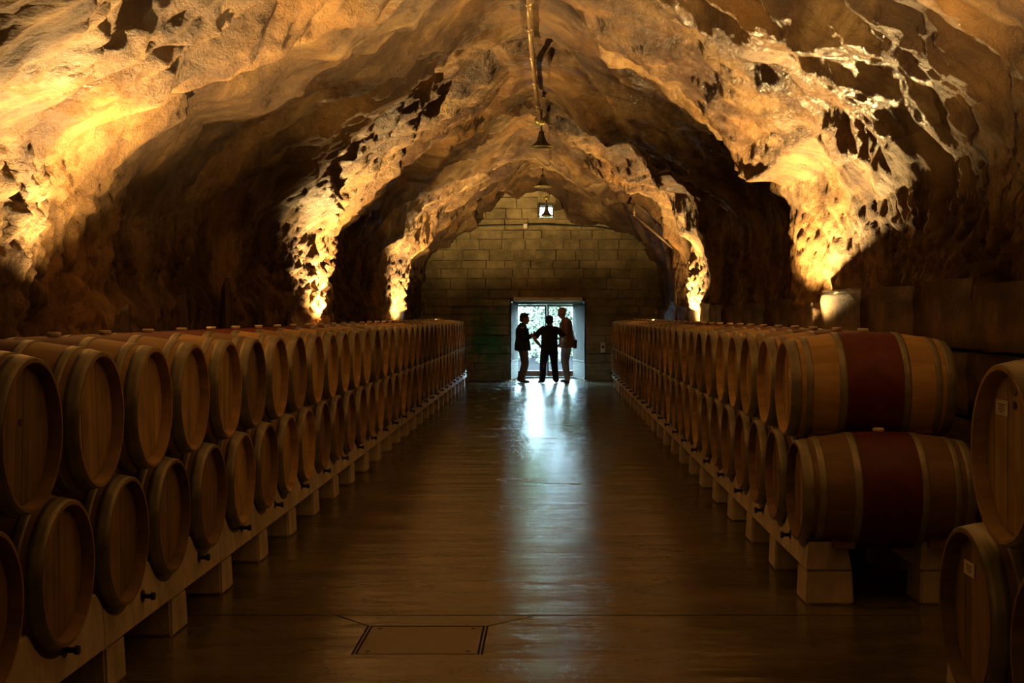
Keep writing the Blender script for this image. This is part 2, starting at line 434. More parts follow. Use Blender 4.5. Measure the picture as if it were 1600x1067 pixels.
bm = bmesh.new(); box(bm, -hw+.022, hw-.022, -hd+.008, hd-.012, -.0135, .0005, .002); obj('cover_plate', bm, HATCH, t)
for (x0, x1, y0, y1) in ((-hw+.004, -hw+.012, -hd, hd), (hw-.012, hw-.004, -hd, hd)):
    bm = bmesh.new(); box(bm, x0, x1, y0, y1, -.0135, .0003); obj('frame_rim', bm, HATCH, t)
for (a, b) in ((-hw+.07, -hd+.05), (hw-.07, hd-.06), (hw-.07, -hd+.05), (-hw+.07, hd-.06)):
    bm = bmesh.new(); lathe(bm, [(.012, -.0005), (.012, .002), (.008, .0025)], 10, cap=True); obj('screw', bm, IRON, t, loc=(a, b, .0005))

# ---------------------------------------------------------------- masonry at the far end
DX0, DX1, DZ = -.995, .930, 2.03
WX0, WX1, WZ0, WZ1 = -.27, .11, 4.17, 4.55
bm = bmesh.new(); y0, y1 = YB+.045, YB+1.75
for q in ((-4.6, DX0, 0, DZ), (DX1, 4.6, 0, DZ), (-4.6, 4.6, DZ, WZ0), (-4.6, WX0, WZ0, WZ1), (WX1, 4.6, WZ0, WZ1), (-4.6, 4.6, WZ1, 6.6)):
    box(bm, q[0], q[1], y0, y1, q[2], q[3])
wb = tag(obj('wall_back', bm, MORTAR), 'old block masonry wall closing the cellar around the door', 'wall', kind='structure')
bms = []
for v in range(6):
    bm = bmesh.new(); box(bm, -.5, .5, 0, .12, -.5, .5)
    bmesh.ops.subdivide_edges(bm, edges=bm.edges, cuts=1, use_grid_fill=True)
    rr = random.Random(v)
    for q in bm.verts:
        q.co.x += rr.uniform(-.012, .012) - (.02 if q.co.y < .01 and abs(q.co.x) > .4 else 0)*math.copysign(1, q.co.x)
        q.co.z += rr.uniform(-.02, .02) - (.05 if q.co.y < .01 and abs(q.co.z) > .4 else 0)*math.copysign(1, q.co.z)
        if q.co.y < .01: q.co.y += rr.uniform(-.02, .02)
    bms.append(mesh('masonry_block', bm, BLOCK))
rb = random.Random(5)
z = 0
def prof_half(zz, s):           # half width of the far profile at a height
    pts = B if True else A
    sel = pts[(pts[:, 0] < 0) if s < 0 else (pts[:, 0] >= 0)]
    o = np.argsort(sel[:, 1]); return float(np.interp(zz, sel[o, 1], sel[o, 0]))
while z < 5.15:
    h = rb.uniform(.19, .30); xl = prof_half(z, -1)-.35; xr = prof_half(z, 1)+.35
    if z > 2.0 and z-h < 2.0: pass
    spans = [(xl, xr)]
    if z+h*.5 < DZ: spans = [(xl, DX0), (DX1, xr)]
    elif z+h > WZ0-.02 and z < WZ1: spans = [(xl, WX0-.02), (WX1+.02, xr)]
    for (s0, s1) in spans:
        x = s0
        while x < s1-.08:
            L = min(rb.uniform(.38, .80), s1-x)
            if s1-x-L < .16: L = s1-x
            zz0, zz1 = z, z+h
            if z < DZ < z+h and x+L > DX0 and x < DX1: zz0 = DZ
            if zz1-zz0 > .06:
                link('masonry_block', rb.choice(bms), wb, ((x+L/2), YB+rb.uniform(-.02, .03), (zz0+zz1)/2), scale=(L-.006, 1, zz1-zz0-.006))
            x += L
    z += h

# door in the far wall
bm = bmesh.new(); box(bm, -.90, .84, YB-.22, YB+.30, DZ+.005, DZ+.095, .015)
tag(obj('trim_1', bm, LINTEL), 'pale stone lintel over the far doorway', 'lintel', kind='structure')
GY = 34.95
d1 = tag(empty('door_1', (0, GY, 0)), 'double glazed door at the far end with brown bottom rails', 'door', kind='structure')
def dbox(name, m, *q, bev=.006, par=None):
    bm = bmesh.new(); box(bm, *q, bevel=bev); return obj(name, bm, m, par or d1)
dbox('frame_post', FRAMEG, -.98, -.90, -.05, .05, 0, 2.03); dbox('frame_post', FRAMEG, .84, .92, -.05, .05, 0, 2.03)
dbox('frame_head', FRAMEG, -.98, .92, -.05, .05, 1.96, 2.03); dbox('threshold', WHITE, -.98, .92, -.12, .08, 0, .035)
for (a, b) in ((-.90, -.06), (-.06, .84)):
    lf = dbox('door_leaf', FRAMEB, a+.005, b-.005, -.03, .03, .04, .20)
    dbox('stile', FRAMEG, a+.005, a+.055, -.03, .03, .20, 1.90, par=lf); dbox('stile', FRAMEG, b-.055, b-.005, -.03, .03, .20, 1.90, par=lf)
    dbox('top_rail', FRAMEG, a+.005, b-.005, -.03, .03, 1.90, 1.955, par=lf)
    dbox('pane', GLASS, a+.055, b-.055, -.004, .004, .20, 1.90, bev=0, par=lf)
# ribbed white shutters folded back inside the opening
def shutter(name, p0, p1, label):
    a, b = Vector(p0), Vector(p1); L = (b-a).length
    t = empty(name, (a.x, a.y, 0), math.atan2(b.y-a.y, b.x-a.x)); tag(t, label, 'shutter', 'folded shutters of the far door')
    bm = bmesh.new(); box(bm, 0, L, -.012, .012, .03, 1.98); obj('panel', bm, WHITE, t)
    n = 9
    for i in range(n):
        x = L*(i+.5)/n
        bm = bmesh.new(); box(bm, -L/n*.32, L/n*.32, -.022, .022, .52, 1.93, .006); obj('rib', bm, WHITE, t, loc=(x, 0, 0))
    for i in range(9):
        bm = bmesh.new(); vs = box(bm, .06, L-.06, -.020, .020, -.008, .008); obj('louvre', bm, WHITE, t, loc=(0, 0, .10+i*.045), rot=(.7 if a.x > 0 else -.7, 0, 0))
    for z0 in (.045, .495, 1.94):
        bm = bmesh.new(); box(bm, 0, L, -.026, .026, z0-.02, z0+.02, .004); obj('rail', bm, WHITE, t)
    return t
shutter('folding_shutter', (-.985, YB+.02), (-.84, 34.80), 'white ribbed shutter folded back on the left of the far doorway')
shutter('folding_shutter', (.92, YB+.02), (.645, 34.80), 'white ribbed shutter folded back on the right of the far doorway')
# little window above the door
w1 = tag(empty('window_1', ((WX0+WX1)/2, YB+.55, (WZ0+WZ1)/2)), 'small square window high in the far masonry wall', 'window', kind='structure')
ww, wh = (WX1-WX0)/2, (WZ1-WZ0)/2
for q in ((-ww, -ww+.03, -wh, wh), (ww-.03, ww, -wh, wh), (-ww, ww, wh-.03, wh), (-ww, ww, -wh, -wh+.03), (-.01, .01, -wh, wh)):
    dbox('window_frame', FRAMEG, q[0], q[1], -.02, .02, q[2], q[3], bev=.003, par=w1)
dbox('pane', GLASS, -ww+.03, ww-.03, -.003, .003, -wh+.03, wh-.03, bev=0, par=w1)

# ---------------------------------------------------------------- plinth of cut stone along the right wall
PLM = rock_mat('plinth stone', True)
pb = []
for v in range(5):
    bm = bmesh.new(); box(bm, -.5, .5, -.5, .5, -.5, .5); bmesh.ops.subdivide_edges(bm, edges=bm.edges, cuts=3, use_grid_fill=True)
    rr = random.Random(v+50)
    for q in bm.verts:
        e = sum(abs(abs(c)-.5) < .01 for c in q.co)
        q.co *= (1 - .02*(e-1)); q.co += Vector([rr.uniform(-.014, .014) for _ in range(3)])
    pb.append(mesh('plinth_stone', bm, PLM, True))
y = 7.9
rp = random.Random(3)
while y < YB-.3:
    L = rp.uniform(1.1, 2.1); top = 1.84+rp.uniform(-.05, .06) + (.06 if y < 13 else 0)
    x = 3.0 + (2.74-3.0)*min(1, max(0, (y-6)/20)) + .06
    if abs(y-14.4) < 1.0: x -= .08
    for (z0, z1) in ((0, .48), (.48, .95), (.95, 1.42), (1.42, top)):
        link('plinth_stone', rp.choice(pb), wr, (x+.25+rp.uniform(-.03, .03), y+L/2, (z0+z1)/2), scale=(.62, L-.02, z1-z0-.015))
    y += L

SHARD = rock_mat('fallen rock', True)
for i, (y, h, wd, lb) in enumerate(((9.6, 1.78, .9, 'broad low rock slab behind the near left barrels'), (11.1, 1.98, .7, 'pointed leaning rock slab behind the left barrels'), (12.7, 2.12, .55, 'tall narrow rock slab standing behind the left barrels'), (14.3, 2.0, .5, 'split rock slab behind the left barrels, before the buttress'), (15.7, 1.85, .6, 'stubby rock slab behind the left barrels, nearest the lit buttress'))):
    rr = random.Random(i+80); bm = bmesh.new()
    for k in range(26):
        z = rr.random(); q = (1-z**2.2*.75)
        bm.verts.new((rr.uniform(-.09, .09)*q, rr.uniform(-.5, .5)*wd*q, z*h))
    for a in (-.1, .1):
        for b in (-.5, .5): bm.verts.new((a, b*wd, 0))
    r = bmesh.ops.convex_hull(bm, input=bm.verts)
    bmesh.ops.delete(bm, geom=[g for g in r['geom_interior'] if isinstance(g, bmesh.types.BMVert)], context='VERTS')
    bmesh.ops.subdivide_edges(bm, edges=bm.edges, cuts=2, use_grid_fill=True)
    for q in bm.verts: q.co += Vector((rr.uniform(-.015, .015), rr.uniform(-.02, .02), rr.uniform(-.02, .02) if q.co.z > .05 else 0))
    tag(obj('fallen_rock', bm, SHARD, loc=(-3.13, y, 0)), lb, 'rock', 'rock slabs behind the left barrels')
# ---------------------------------------------------------------- barrels
BL, RB, RH = 1.0, .348, .287
def rad(x): return RB-(RB-RH)*(2*x/BL)**2
def barrel_meshes(v):
    M = {}
    bm = bmesh.new()
    xs = [-.5+.0625*i for i in range(17)]
    pr = [(rad(x), x) for x in xs]+[(RH-.013, .5), (RH-.030, .43), (RH-.030, -.43), (RH-.013, -.5)]
    lathe(bm, pr, 56, 'x', closed=True)
    for f in bm.faces: f.smooth = True
    bmesh.ops.split_edges(bm, edges=[e for e in bm.edges if all(abs(abs(q.co.x)-.5) < 1e-4 for q in e.verts)])
    M['staves'] = mesh('staves', bm, OAK[v])
    bm = bmesh.new(); lathe(bm, [(RH-.031, -.012), (RH-.031, .012)], 40, 'x', cap=True); M['head'] = mesh('head', bm, HEAD[v])
    for nm, x0, x1 in (('chime', .436, .497), ('quarter', .368, .408), ('bilge', .170, .214)):
        bm = bmesh.new(); k = [x0+(x1-x0)*i/3 for i in range(4)]
        lathe(bm, [(rad(x)+.0045, x) for x in k]+[(rad(x)-.002, x) for x in reversed(k)], 56, 'x', closed=True)
        for f in bm.faces: f.smooth = True
        M[nm] = mesh('hoop', bm, HOOP)
    bm = bmesh.new(); lathe(bm, [(.026, -.02), (.03, .004), (.034, .006), (.034, .016), (.03, .02)], 16, 'z', cap=True)
    M['bung'] = mesh('bung', bm, BUNG)
    # planks of the head
    M['planks'] = []
    n = 8; R = RH-.031; e0 = -R
    ws = [random.Random(v*9+i).uniform(.8, 1.25) for i in range(n)]; sw = sum(ws)
    for i in range(n):
        e1 = e0+2*R*ws[i]/sw; bm = bmesh.new(); a, b = e0+.0006, e1-.0006
        ks = [a+(b-a)*j/4 for j in range(5)]
        top = [(y_, math.sqrt(max(0, R*R-y_*y_))) for y_ in ks]
        poly = top+[(y_, -z_) for y_, z_ in reversed(top)]
        poly = [p for j, p in enumerate(poly) if abs(p[1]) > 1e-6 or j == 0]
        dx = random.Random(i+v).uniform(0, .003)
        f = [bm.verts.new((.012+dx, p[0], p[1])) for p in poly]; g = [bm.verts.new((-.012, p[0], p[1])) for p in poly]
        bm.faces.new(f); bm.faces.new(list(reversed(g)))
        for j in range(len(poly)): bm.faces.new((f[j], g[j], g[(j+1) % len(poly)], f[(j+1) % len(poly)]))
        M['planks'].append(mesh('head_plank', bm, HEAD[v])); e0 = e1
    bm = bmesh.new(); box(bm, 0, .002, -.028, .028, -.022, .022); M['label'] = mesh('paper_label', bm, PAPER)
    bm = bmesh.new()
    for k, wd in ((.010, .018), (.003, .013), (-.004, .016), (-.011, .010)): box(bm, .002, .0028, -wd, wd, k-.0014, k+.0014)
    M['ink'] = mesh('printed_lines', bm, INK)
    bm = bmesh.new(); lathe(bm, [(.034, 0), (.034, .0015)], 20, 'x', cap=True); M['stamp'] = mesh('round_stamp', bm, HEAD[1-v])
    bm = bmesh.new(); lathe(bm, [(.014, -.003), (.013, .003)], 12, 'x', cap=True); M['plug'] = mesh('head_plug', bm, WOODD)
    return M
BM = [barrel_meshes(0), barrel_meshes(1)]
RBAR = random.Random(11)
def barrel(x, y, z, s, v, label, group, bung=True, planks=False, roll=0., marks=()):
    """s: side the visible head faces (+1 = +x)."""
    M = BM[v]; t = empty('wine_barrel', (x, y, z), 0 if s > 0 else PI)
    tag(t, label, 'barrel', group)
    link('staves', M['staves'], t, rot=(roll, 0, 0))
    if planks:
        hd = empty('head', (.440, 0, 0)); hd.parent = t; hd.rotation_euler = (roll, 0, 0)
        for p in M['planks']: link('head_plank', p, hd)
    else:
        hd = link('head', M['head'], t, (.440, 0, 0), (roll, 0, 0))
    link('head', M['head'], t, (-.440, 0, 0))
    for k in ('chime', 'quarter', 'bilge'):
        link('hoop', M[k], t); link('hoop', M[k], t, rot=(0, 0, PI))
    if bung: link('bung', M['bung'], t, (0, 0, RB))
    for (kind, hy, hz) in marks:
        if kind == 'label':
            l = link('paper_label', M['label'], t, (.4555, hy, hz), scale=(1, 2.0, 1.15)); link('printed_lines', M['ink'], l)
        elif kind == 'stamp': link('round_stamp', M['stamp'], t, (.4555, hy, hz))
        else: link('head_plug', M['plug'], t, (.4555, hy, hz))
    return t
PITCH = .755; ZL = .640; ZU = .640+.588
XLc, XRc = -1.93-.5, 1.455+.5
def row(xc, s, side, y0, n, z, tier, near_planks):
    for k in range(n):
        y = y0+PITCH*k
        v = 0 if RBAR.random() < (.72 if tier == 'upper' else .3) else 1
        if side == 'left' and tier == 'upper': v = {0: 1, 1: 1, 2: 0, 3: 0, 4: 0, 5: 0, 6: 1, 7: 0, 8: 1}.get(k, v)
        if side == 'left' and tier == 'lower' and k < 5: v = 1
        if side == 'right' and tier == 'upper' and k < 4: v = 0
        if side == 'right' and tier == 'lower' and k < 3: v = 1
        marks = ()
        if side == 'left' and tier == 'upper' and k == 1: marks = (('plug', -.02, .05),)
        if side == 'left' and tier == 'lower' and k == 0: marks = (('stamp', .06, .15),)
        if side == 'right' and k == 0: marks = (('label', .04 if tier == 'upper' else .10, .09 if tier == 'upper' else .13),)
        if side == 'right' and k == 1 and tier == 'lower': marks = (('plug', 0, .02),)
        barrel(xc+RBAR.uniform(-.006, .006), y, z, s, v,
               f'oak barrel in the {tier} tier of the {side} row, {ordinal(k)} from the camera end',
               f'{tier} tier barrels of the {side} row', planks=k < near_planks, roll=RBAR.uniform(-.12, .12), marks=marks,
               bung=(tier == 'upper' or k == 0 or True))
row(XLc, 1, 'left', 5.29-PITCH, 35, ZL, 'lower', 6)
row(XLc, 1, 'left', 5.29-PITCH*1.5, 35, ZU, 'upper', 7)
row(XRc, -1, 'right', 7.80, 31, ZL, 'lower', 3)
row(XRc, -1, 'right', 7.80+PITCH/2, 30, ZU, 'upper', 3)
barrel(XRc, 4.61, ZL, -1, 1, 'dark barrel at the right edge, lower of the near stack, with paper label', 'near stack at the right edge', planks=True, marks=(('label', -.07, .135),))
barrel(XRc, 4.61-PITCH, ZL, -1, 1, 'dark barrel in the right bottom corner, mostly cut off by the frame', 'near stack at the right edge', planks=True)
barrel(XRc, 4.61-PITCH/2+.01, ZU, -1, 0, 'pale barrel at the right edge, upper of the near stack, with label and stamp', 'near stack at the right edge', planks=True,
       marks=(('label', -.10, .145), ('stamp', .01, .225), ('plug', .015, .16)))

# ---------------------------------------------------------------- concrete rack: scalloped beams on foot blocks
BZ0, BZ1 = .205, .458
def beam_mesh(y0, y1, ycs, flip):
    """front face at x=0, body towards +x (mirrored when flip)"""
    bm = bmesh.new(); st = []
    n = max(8, int((y1-y0)/.03))
    for i in range(n+1):
        y = y0+.004+(y1-y0-.008)*i/n; top = BZ1
        for c in ycs:
            dy = abs(y-c)
            if dy < .30: top = min(top, max(BZ0+.05, ZL-math.sqrt(max(0, .337**2-dy*dy))))
        k = (top-BZ0)/(BZ1-BZ0)
        pts = [(0, BZ0), (.020*k, top-.008), (.030*k, top), (.235-.03*k, top), (.245-.02*k, top-.008), (.265, BZ0)]
        st.append([((-px if flip else px), y-y0, pz) for px, pz in pts])
    rings(bm, st)
    return mesh('rack_beam', bm, CONC)
bm = bmesh.new(); tube(bm, [(0, 0, 0), (.05, 0, 0)], .012, 8); tube(bm, [(.045, 0, 0), (.062, 0, 0)], .021, 6); tube(bm, [(-.002, 0, 0), (.006, 0, 0)], .03, 10); BOLT = mesh('bolt', bm, IRON)
def block_mesh(v):
    bm = bmesh.new(); vs = box(bm, -.14, .14, -.14, .14, 0, .204)
    for q in vs:
        if q.co.z > .1: q.co.x *= .93; q.co.y *= .95
    bmesh.ops.bevel(bm, geom=list(bm.edges), offset=.012, segments=2, affect='EDGES')
    return mesh('foot_block', bm, CONC)
FB = block_mesh(0)
def rack(side, part, xf, s, y0, y1, lows, unit, extra=''):
    flip = s < 0; i = 0; y = y0
    while y < y1-.3:
        e = min(y+unit, y1)
        if y1-e < .4: e = y1
        o = link('rack_beam', beam_mesh(y, e, [c for c in lows if y-.4 < c < e+.4], flip), loc=(xf, y, 0))
        tag(o, f'scalloped concrete {part} beam under the {side}, {ordinal(i)} from the camera end', 'rack beam', f'{part} beams under the {side}')
        if part == 'front':
            for f in (.27, .77):
                if f*unit < e-y: link('bolt', BOLT, o, (-.01 if flip else .01, f*unit, .315), (0, 0, 0 if flip else PI))
        y = e; i += 1
    y = y0+.14; i = 0
    while y < y1:
        tag(link('foot_block', FB, loc=(xf+s*.135, y, 0), rot=(0, 0, random.uniform(-.03, .03))),
            f'concrete foot block below the {side} {part} beam, {ordinal(i)} from the camera end', 'foot block', f'{part} foot blocks under the {side}')
        y += unit/2; i += 1
lowL = [5.29-PITCH+PITCH*k for k in range(35)]; lowR = [7.8+PITCH*k for k in range(31)]
rack('left barrel row', 'front', -1.965, -1, 6.84-2.05-1.025-.14+.14, 31.3, lowL, 2.05)
rack('right barrel row', 'front', 1.490, 1, 7.60, 31.2, lowR, 2.05)
rack('right barrel row', 'rear', 2.150, 1, 7.60, 11.6, lowR, 2.05)
rack('near right stack', 'front', 1.490, 1, 3.4, 4.95, [4.61, 4.61-PITCH], 2.05)
# timber chocks at the free end of the right row
def chock(loc, rot, label, sc_=(1, 1, 1)):
    bm = bmesh.new(); vs = [bm.verts.new(p) for p in ((-.06, -.09, 0), (.06, -.09, 0), (.06, .07, 0), (-.06, .07, 0), (-.06, .07, .11), (.06, .07, .11), (-.06, -.06, .025), (.06, -.06, .025))]
    for q in ((0, 3, 2, 1), (0, 1, 7, 6), (6, 7, 5, 4), (2, 3, 4, 5), (0, 6, 4, 3), (1, 2, 5, 7)): bm.faces.new([vs[i] for i in q])
    bmesh.ops.bevel(bm, geom=list(bm.edges), offset=.005, segments=1, affect='EDGES')
    return tag(obj('timber_chock', bm, WOODD, loc=loc, rot=rot, scale=sc_), label, 'chock', 'timber chocks of the right row')
chock((1.62+.08, 7.62, .335), (0, 0, 0), 'dark timber chock between the nearest right lower barrel and its front beam')
chock((2.25, 7.62, .335), (0, 0, 0), 'dark timber chock between the nearest right lower barrel and rear beam')
chock((1.66, 7.98, .965), (0, 0, 0), 'dark timber wedge under the front of the nearest right upper barrel', (1, .6, .7))
chock((2.26, 7.98, .965), (0, 0, 0), 'dark timber wedge under the back of the nearest right upper barrel', (1, .6, .7))

# ---------------------------------------------------------------- ceiling pipe, pendant lamps, conduit, cable, boxes
pp = PIPE_PTS
t = empty('ceiling_conduit', pp[-1]); tag(t, 'long brown conduit pipe running along the ridge of the rock ceiling', 'pipe')
o0 = pp[-1]
for a, b in zip(pp[:-1], pp[1:]):
    bm = bmesh.new(); tube(bm, [a-o0, b-o0], .032, 10); obj('pipe_length', bm, PIPE, t, True)
for q, p in enumerate(pp[1:-1]):
    dd = (pp[q+2]-pp[q]).normalized()
    bm = bmesh.new(); tube(bm, [p-o0-dd*.06, p-o0+dd*.06], .044, 10); obj('coupling', bm, PIPE, t, True)
bm = bmesh.new(); tube(bm, [Vector((0, -.02, -.05)), Vector((0, .02, .05))], .07, 14); obj('end_collar', bm, BRASS, t, True)
def pendant(p, w, stem, label):
    t = empty('pendant_lamp', p); tag(t, label, 'lamp', 'pendant lamps along the ridge')
    R = w/2; top = max(stem+.1, ceil_z(p.x, p.y)-p.z+.03)
    bm = bmesh.new(); tube(bm, [(0, 0, stem+.05), (0, 0, top)], .022, 8); obj('drop_pipe', bm, PIPE, t, True)
    bm = bmesh.new(); lathe(bm, [(R, 0), (R, .012), (R*.8, .035), (R*.45, .10), (R*.28, .19), (R*.22, .27), (R*.20, .27), (R*.26, .19), (R*.42, .09), (R*.78, .025), (R*.97, 0)], 28, closed=True)
    obj('shade', bm, ENAMEL, t, True)
    bm = bmesh.new(); lathe(bm, [(R+.004, -.006), (R+.008, .004), (R+.002, .012), (R-.008, .004)], 28, closed=True); obj('rim', bm, BRASS, t, True)
    bm = bmesh.new(); lathe(bm, [(.01, .02), (.04, .05), (.045, .09), (.025, .14)], 14, cap=True); obj('bulb', bm, PLASTIC, t, True)
    bm = bmesh.new(); tube(bm, [(0, 0, .26), (0, 0, stem)], .016, 8); obj('stem', bm, IRON, t, True)
    bm = bmesh.new(); lathe(bm, [(.03, stem-.02), (.065, stem), (.065, stem+.05), (.04, stem+.07)], 16, cap=True); obj('ceiling_cup', bm, BRASS, t, True)
    return t
pendant(P(846, 230, 22.4), .39, .40, 'dark cone pendant lamp hanging nearest, below the end of the conduit')
pendant(P(848, 292, 29.4), .39, .44, 'dark cone pendant lamp hanging second along the ridge')
pendant(P(854, 338, 32.9), .33, .42, 'dark cone pendant lamp silhouetted against the small high window')
t = empty('wall_conduit', P(1057, 505, 28.0)); tag(t, 'thin brass coloured conduit bent down the right wall near the door', 'pipe')
o0 = P(1057, 505, 28.0); c = [P(990, 318, 28.3), P(991, 336, 28.2), P(1056, 392, 28.0), P(1057, 400, 28), P(1057, 530, 28.0)]
for a, b in ((0, 1), (1, 2), (2, 4)):
    bm = bmesh.new(); tube(bm, [c[a]-o0, c[b]-o0], .028, 8); obj('pipe_length', bm, PIPE, t, True)
for k in (1, 2):
    bm = bmesh.new(); ellip(bm, c[k]-o0, (.036, .036, .036)); obj('elbow', bm, PIPE, t, True)
bm = bmesh.new(); cc = [P(668, 377, YB-.07), P(690, 371, YB-.05), P(712, 366, YB-.05), P(733, 354, YB-.04), P(780, 352, YB-.04), P(850, 351, YB-.04), P(930, 354, YB-.04), P(1005, 366, YB-.05)]
tube(bm, cc, .018, 6); tag(obj('power_cable', bm, IRON), 'dark cable strung across the upper far wall', 'cable')
def jbox(p, w, h, label):
    t = empty('junction_box', p); tag(t, label, 'box', 'junction boxes on the far wall')
    bm = bmesh.new(); box(bm, -w/2, w/2, -.05, .02, -h/2, h/2, .008); obj('case', bm, PLASTIC, t)
    bm = bmesh.new(); box(bm, -w*.4, w*.4, -.058, -.049, -h*.4, h*.4, .004); obj('lid', bm, PLASTIC, t)
jbox(P(821, 353, YB-.03), .10, .12, 'small white junction box above the far door, beside the cable')
jbox(P(1026, 488, YB-.03), .09, .09, 'small white junction box low on the far wall, right side')
t = empty('meter_box', P(942, 543, YB-.03)); tag(t, 'small pale switch plate on the masonry right of the far door', 'switch')
bm = bmesh.new(); box(bm, -.06, .06, -.03, .02, -.13, .13, .01); obj('case', bm, LINTEL, t)
bm = bmesh.new(); box(bm, -.03, .03, -.045, -.025, -.02, .05, .006); obj('switch_button', bm, IRON, t)
t = empty('wall_tag', P(1545, 515, 9.0)); tag(t, 'narrow pale plate on the dark right rock wall', 'plate')
bm = bmesh.new(); box(bm, -.012, .012, -.02, .0, -.07, .07, .003); obj('plate', bm, PLASTIC, t)

# ---------------------------------------------------------------- floodlights behind the barrels
for i, (side, y, pw, aim) in enumerate(UPLIGHTS):
    s = -1 if side == 'left' else 1
    x = -3.04 if s < 0 else 2.58
    zf = 1.40
    nth = {9.0: 'beside the lit chipped wall', 18.4: 'below the first lit buttress', 27.6: 'below the farthest lit buttress', -1.0: 'behind the viewer', 14.0: 'below the near lit column', 24.2: 'below the far lit column', 5.6: 'beside the near stack'}[y]
    t = empty('floodlight', (x, y, 0)); tag(t, f'small floodlight on a post behind the {side} barrels, {nth}', 'floodlight', 'uplights behind the barrels')
    bm = bmesh.new(); tube(bm, [(0, 0, 0), (0, 0, zf-.13)], .02, 8); obj('post', bm, IRON, t)
    bm = bmesh.new(); lathe(bm, [(.10, 0), (.10, .012), (.03, .02)], 16, cap=True); obj('foot', bm, IRON, t)
    bm = bmesh.new(); box(bm, -.06, .06, -.09, .09, zf-.13, zf-.05, .01); obj('housing', bm, IRON, t)
    bm = bmesh.new(); box(bm, -.05, .05, -.08, .08, zf-.05, zf-.045); obj('lens', bm, LENS, t)
    ld = bpy.data.lights.new('floodlight_beam', 'SPOT'); ld.energy = pw; ld.color = WARM; ld.spot_size = math.radians(128); ld.spot_blend = 1.0; ld.shadow_soft_size = .05
    lo = link('floodlight_beam', ld, t, (0, 0, zf)); lo.rotation_euler = (PI, s*-.16, 0)
    lo.rotation_euler = Vector((-s*.30, aim, 1)).to_track_quat('-Z', 'Y').to_euler()

# ---------------------------------------------------------------- people in the doorway
def fused(name, bm, m, parent, vox=.009, smooth=6):
    o = obj(name, bm, m); md = o.modifiers.new('r', 'REMESH'); md.mode = 'VOXEL'; md.voxel_size = vox
    sm = o.modifiers.new('s', 'SMOOTH'); sm.iterations = smooth; sm.factor = .5
    dg = bpy.context.evaluated_depsgraph_get(); me = bpy.data.meshes.new_from_object(o.evaluated_get(dg))
    me.materials.clear(); me.materials.append(m)
    me.polygons.foreach_set('use_smooth', [True]*len(me.polygons))
    old = o.data; o.modifiers.clear(); o.data = me; bpy.data.meshes.remove(old); me.name = name; o.parent = parent
    return o
DEP = 1.0
def loft(bm, secs, n=16):       # (cx, cy, z, a, b)
    secs = [(cx, cy, z, a*1.10, b*1.30) for cx, cy, z, a, b in secs]
    rings(bm, [[(cx+a*math.cos(2*PI*k/n), cy+b*math.sin(2*PI*k/n), z) for k in range(n)] for cx, cy, z, a, b in secs])
def hand(bm, wr_, fd, pn, side, curl=.6, s=1.0):
    """wr_: wrist, fd: finger direction, pn: palm normal, side: +1 thumb towards fd x pn."""
    fd = Vector(fd).normalized(); pn = Vector(pn); pn = (pn-fd*pn.dot(fd)).normalized(); ac = fd.cross(pn)*side; wr_ = Vector(wr_)
    tube(bm, [wr_-fd*.03, wr_+fd*.01, wr_+fd*.05, wr_+fd*.085], [.024*s, .026*s, .034*s, .032*s], 10)
    tube(bm, [wr_+fd*.04-ac*.018, wr_+fd*.085-ac*.022], .017*s, 8); tube(bm, [wr_+fd*.04+ac*.018, wr_+fd*.085+ac*.022], .017*s, 8)
    for k, L in enumerate((.070, .080, .075, .058)):
        b = wr_+fd*.08+ac*(.032-.021*k); d1 = (fd*math.cos(curl*.5)+pn*math.sin(curl*.5)); d2 = (fd*math.cos(curl*1.3)+pn*math.sin(curl*1.3)); d3 = (fd*math.cos(curl*2)+pn*math.sin(curl*2))
        p1 = b+d1*L*.45; p2 = p1+d2*L*.33; p3 = p2+d3*L*.25
        tube(bm, [b-fd*.02, b, p1, p2, p3], [.0105*s, .0105*s, .0098*s, .009*s, .0075*s], 8)
    b = wr_+fd*.025+ac*.026
    tube(bm, [b, b+(fd*.5+ac*.7+pn*.3)*.035, b+(fd*.9+ac*.75+pn*.5)*.055, b+(fd*1.2+ac*.6+pn*.7)*.07], [.014*s, .013*s, .011*s, .008*s], 8)
SKIN = plain('skin', (.42, .24, .16), .5, .06); HAIRD = plain('dark hair', (.02, .014, .01), .6); HAIRG = plain('grey hair', (.25, .23, .21), .6)
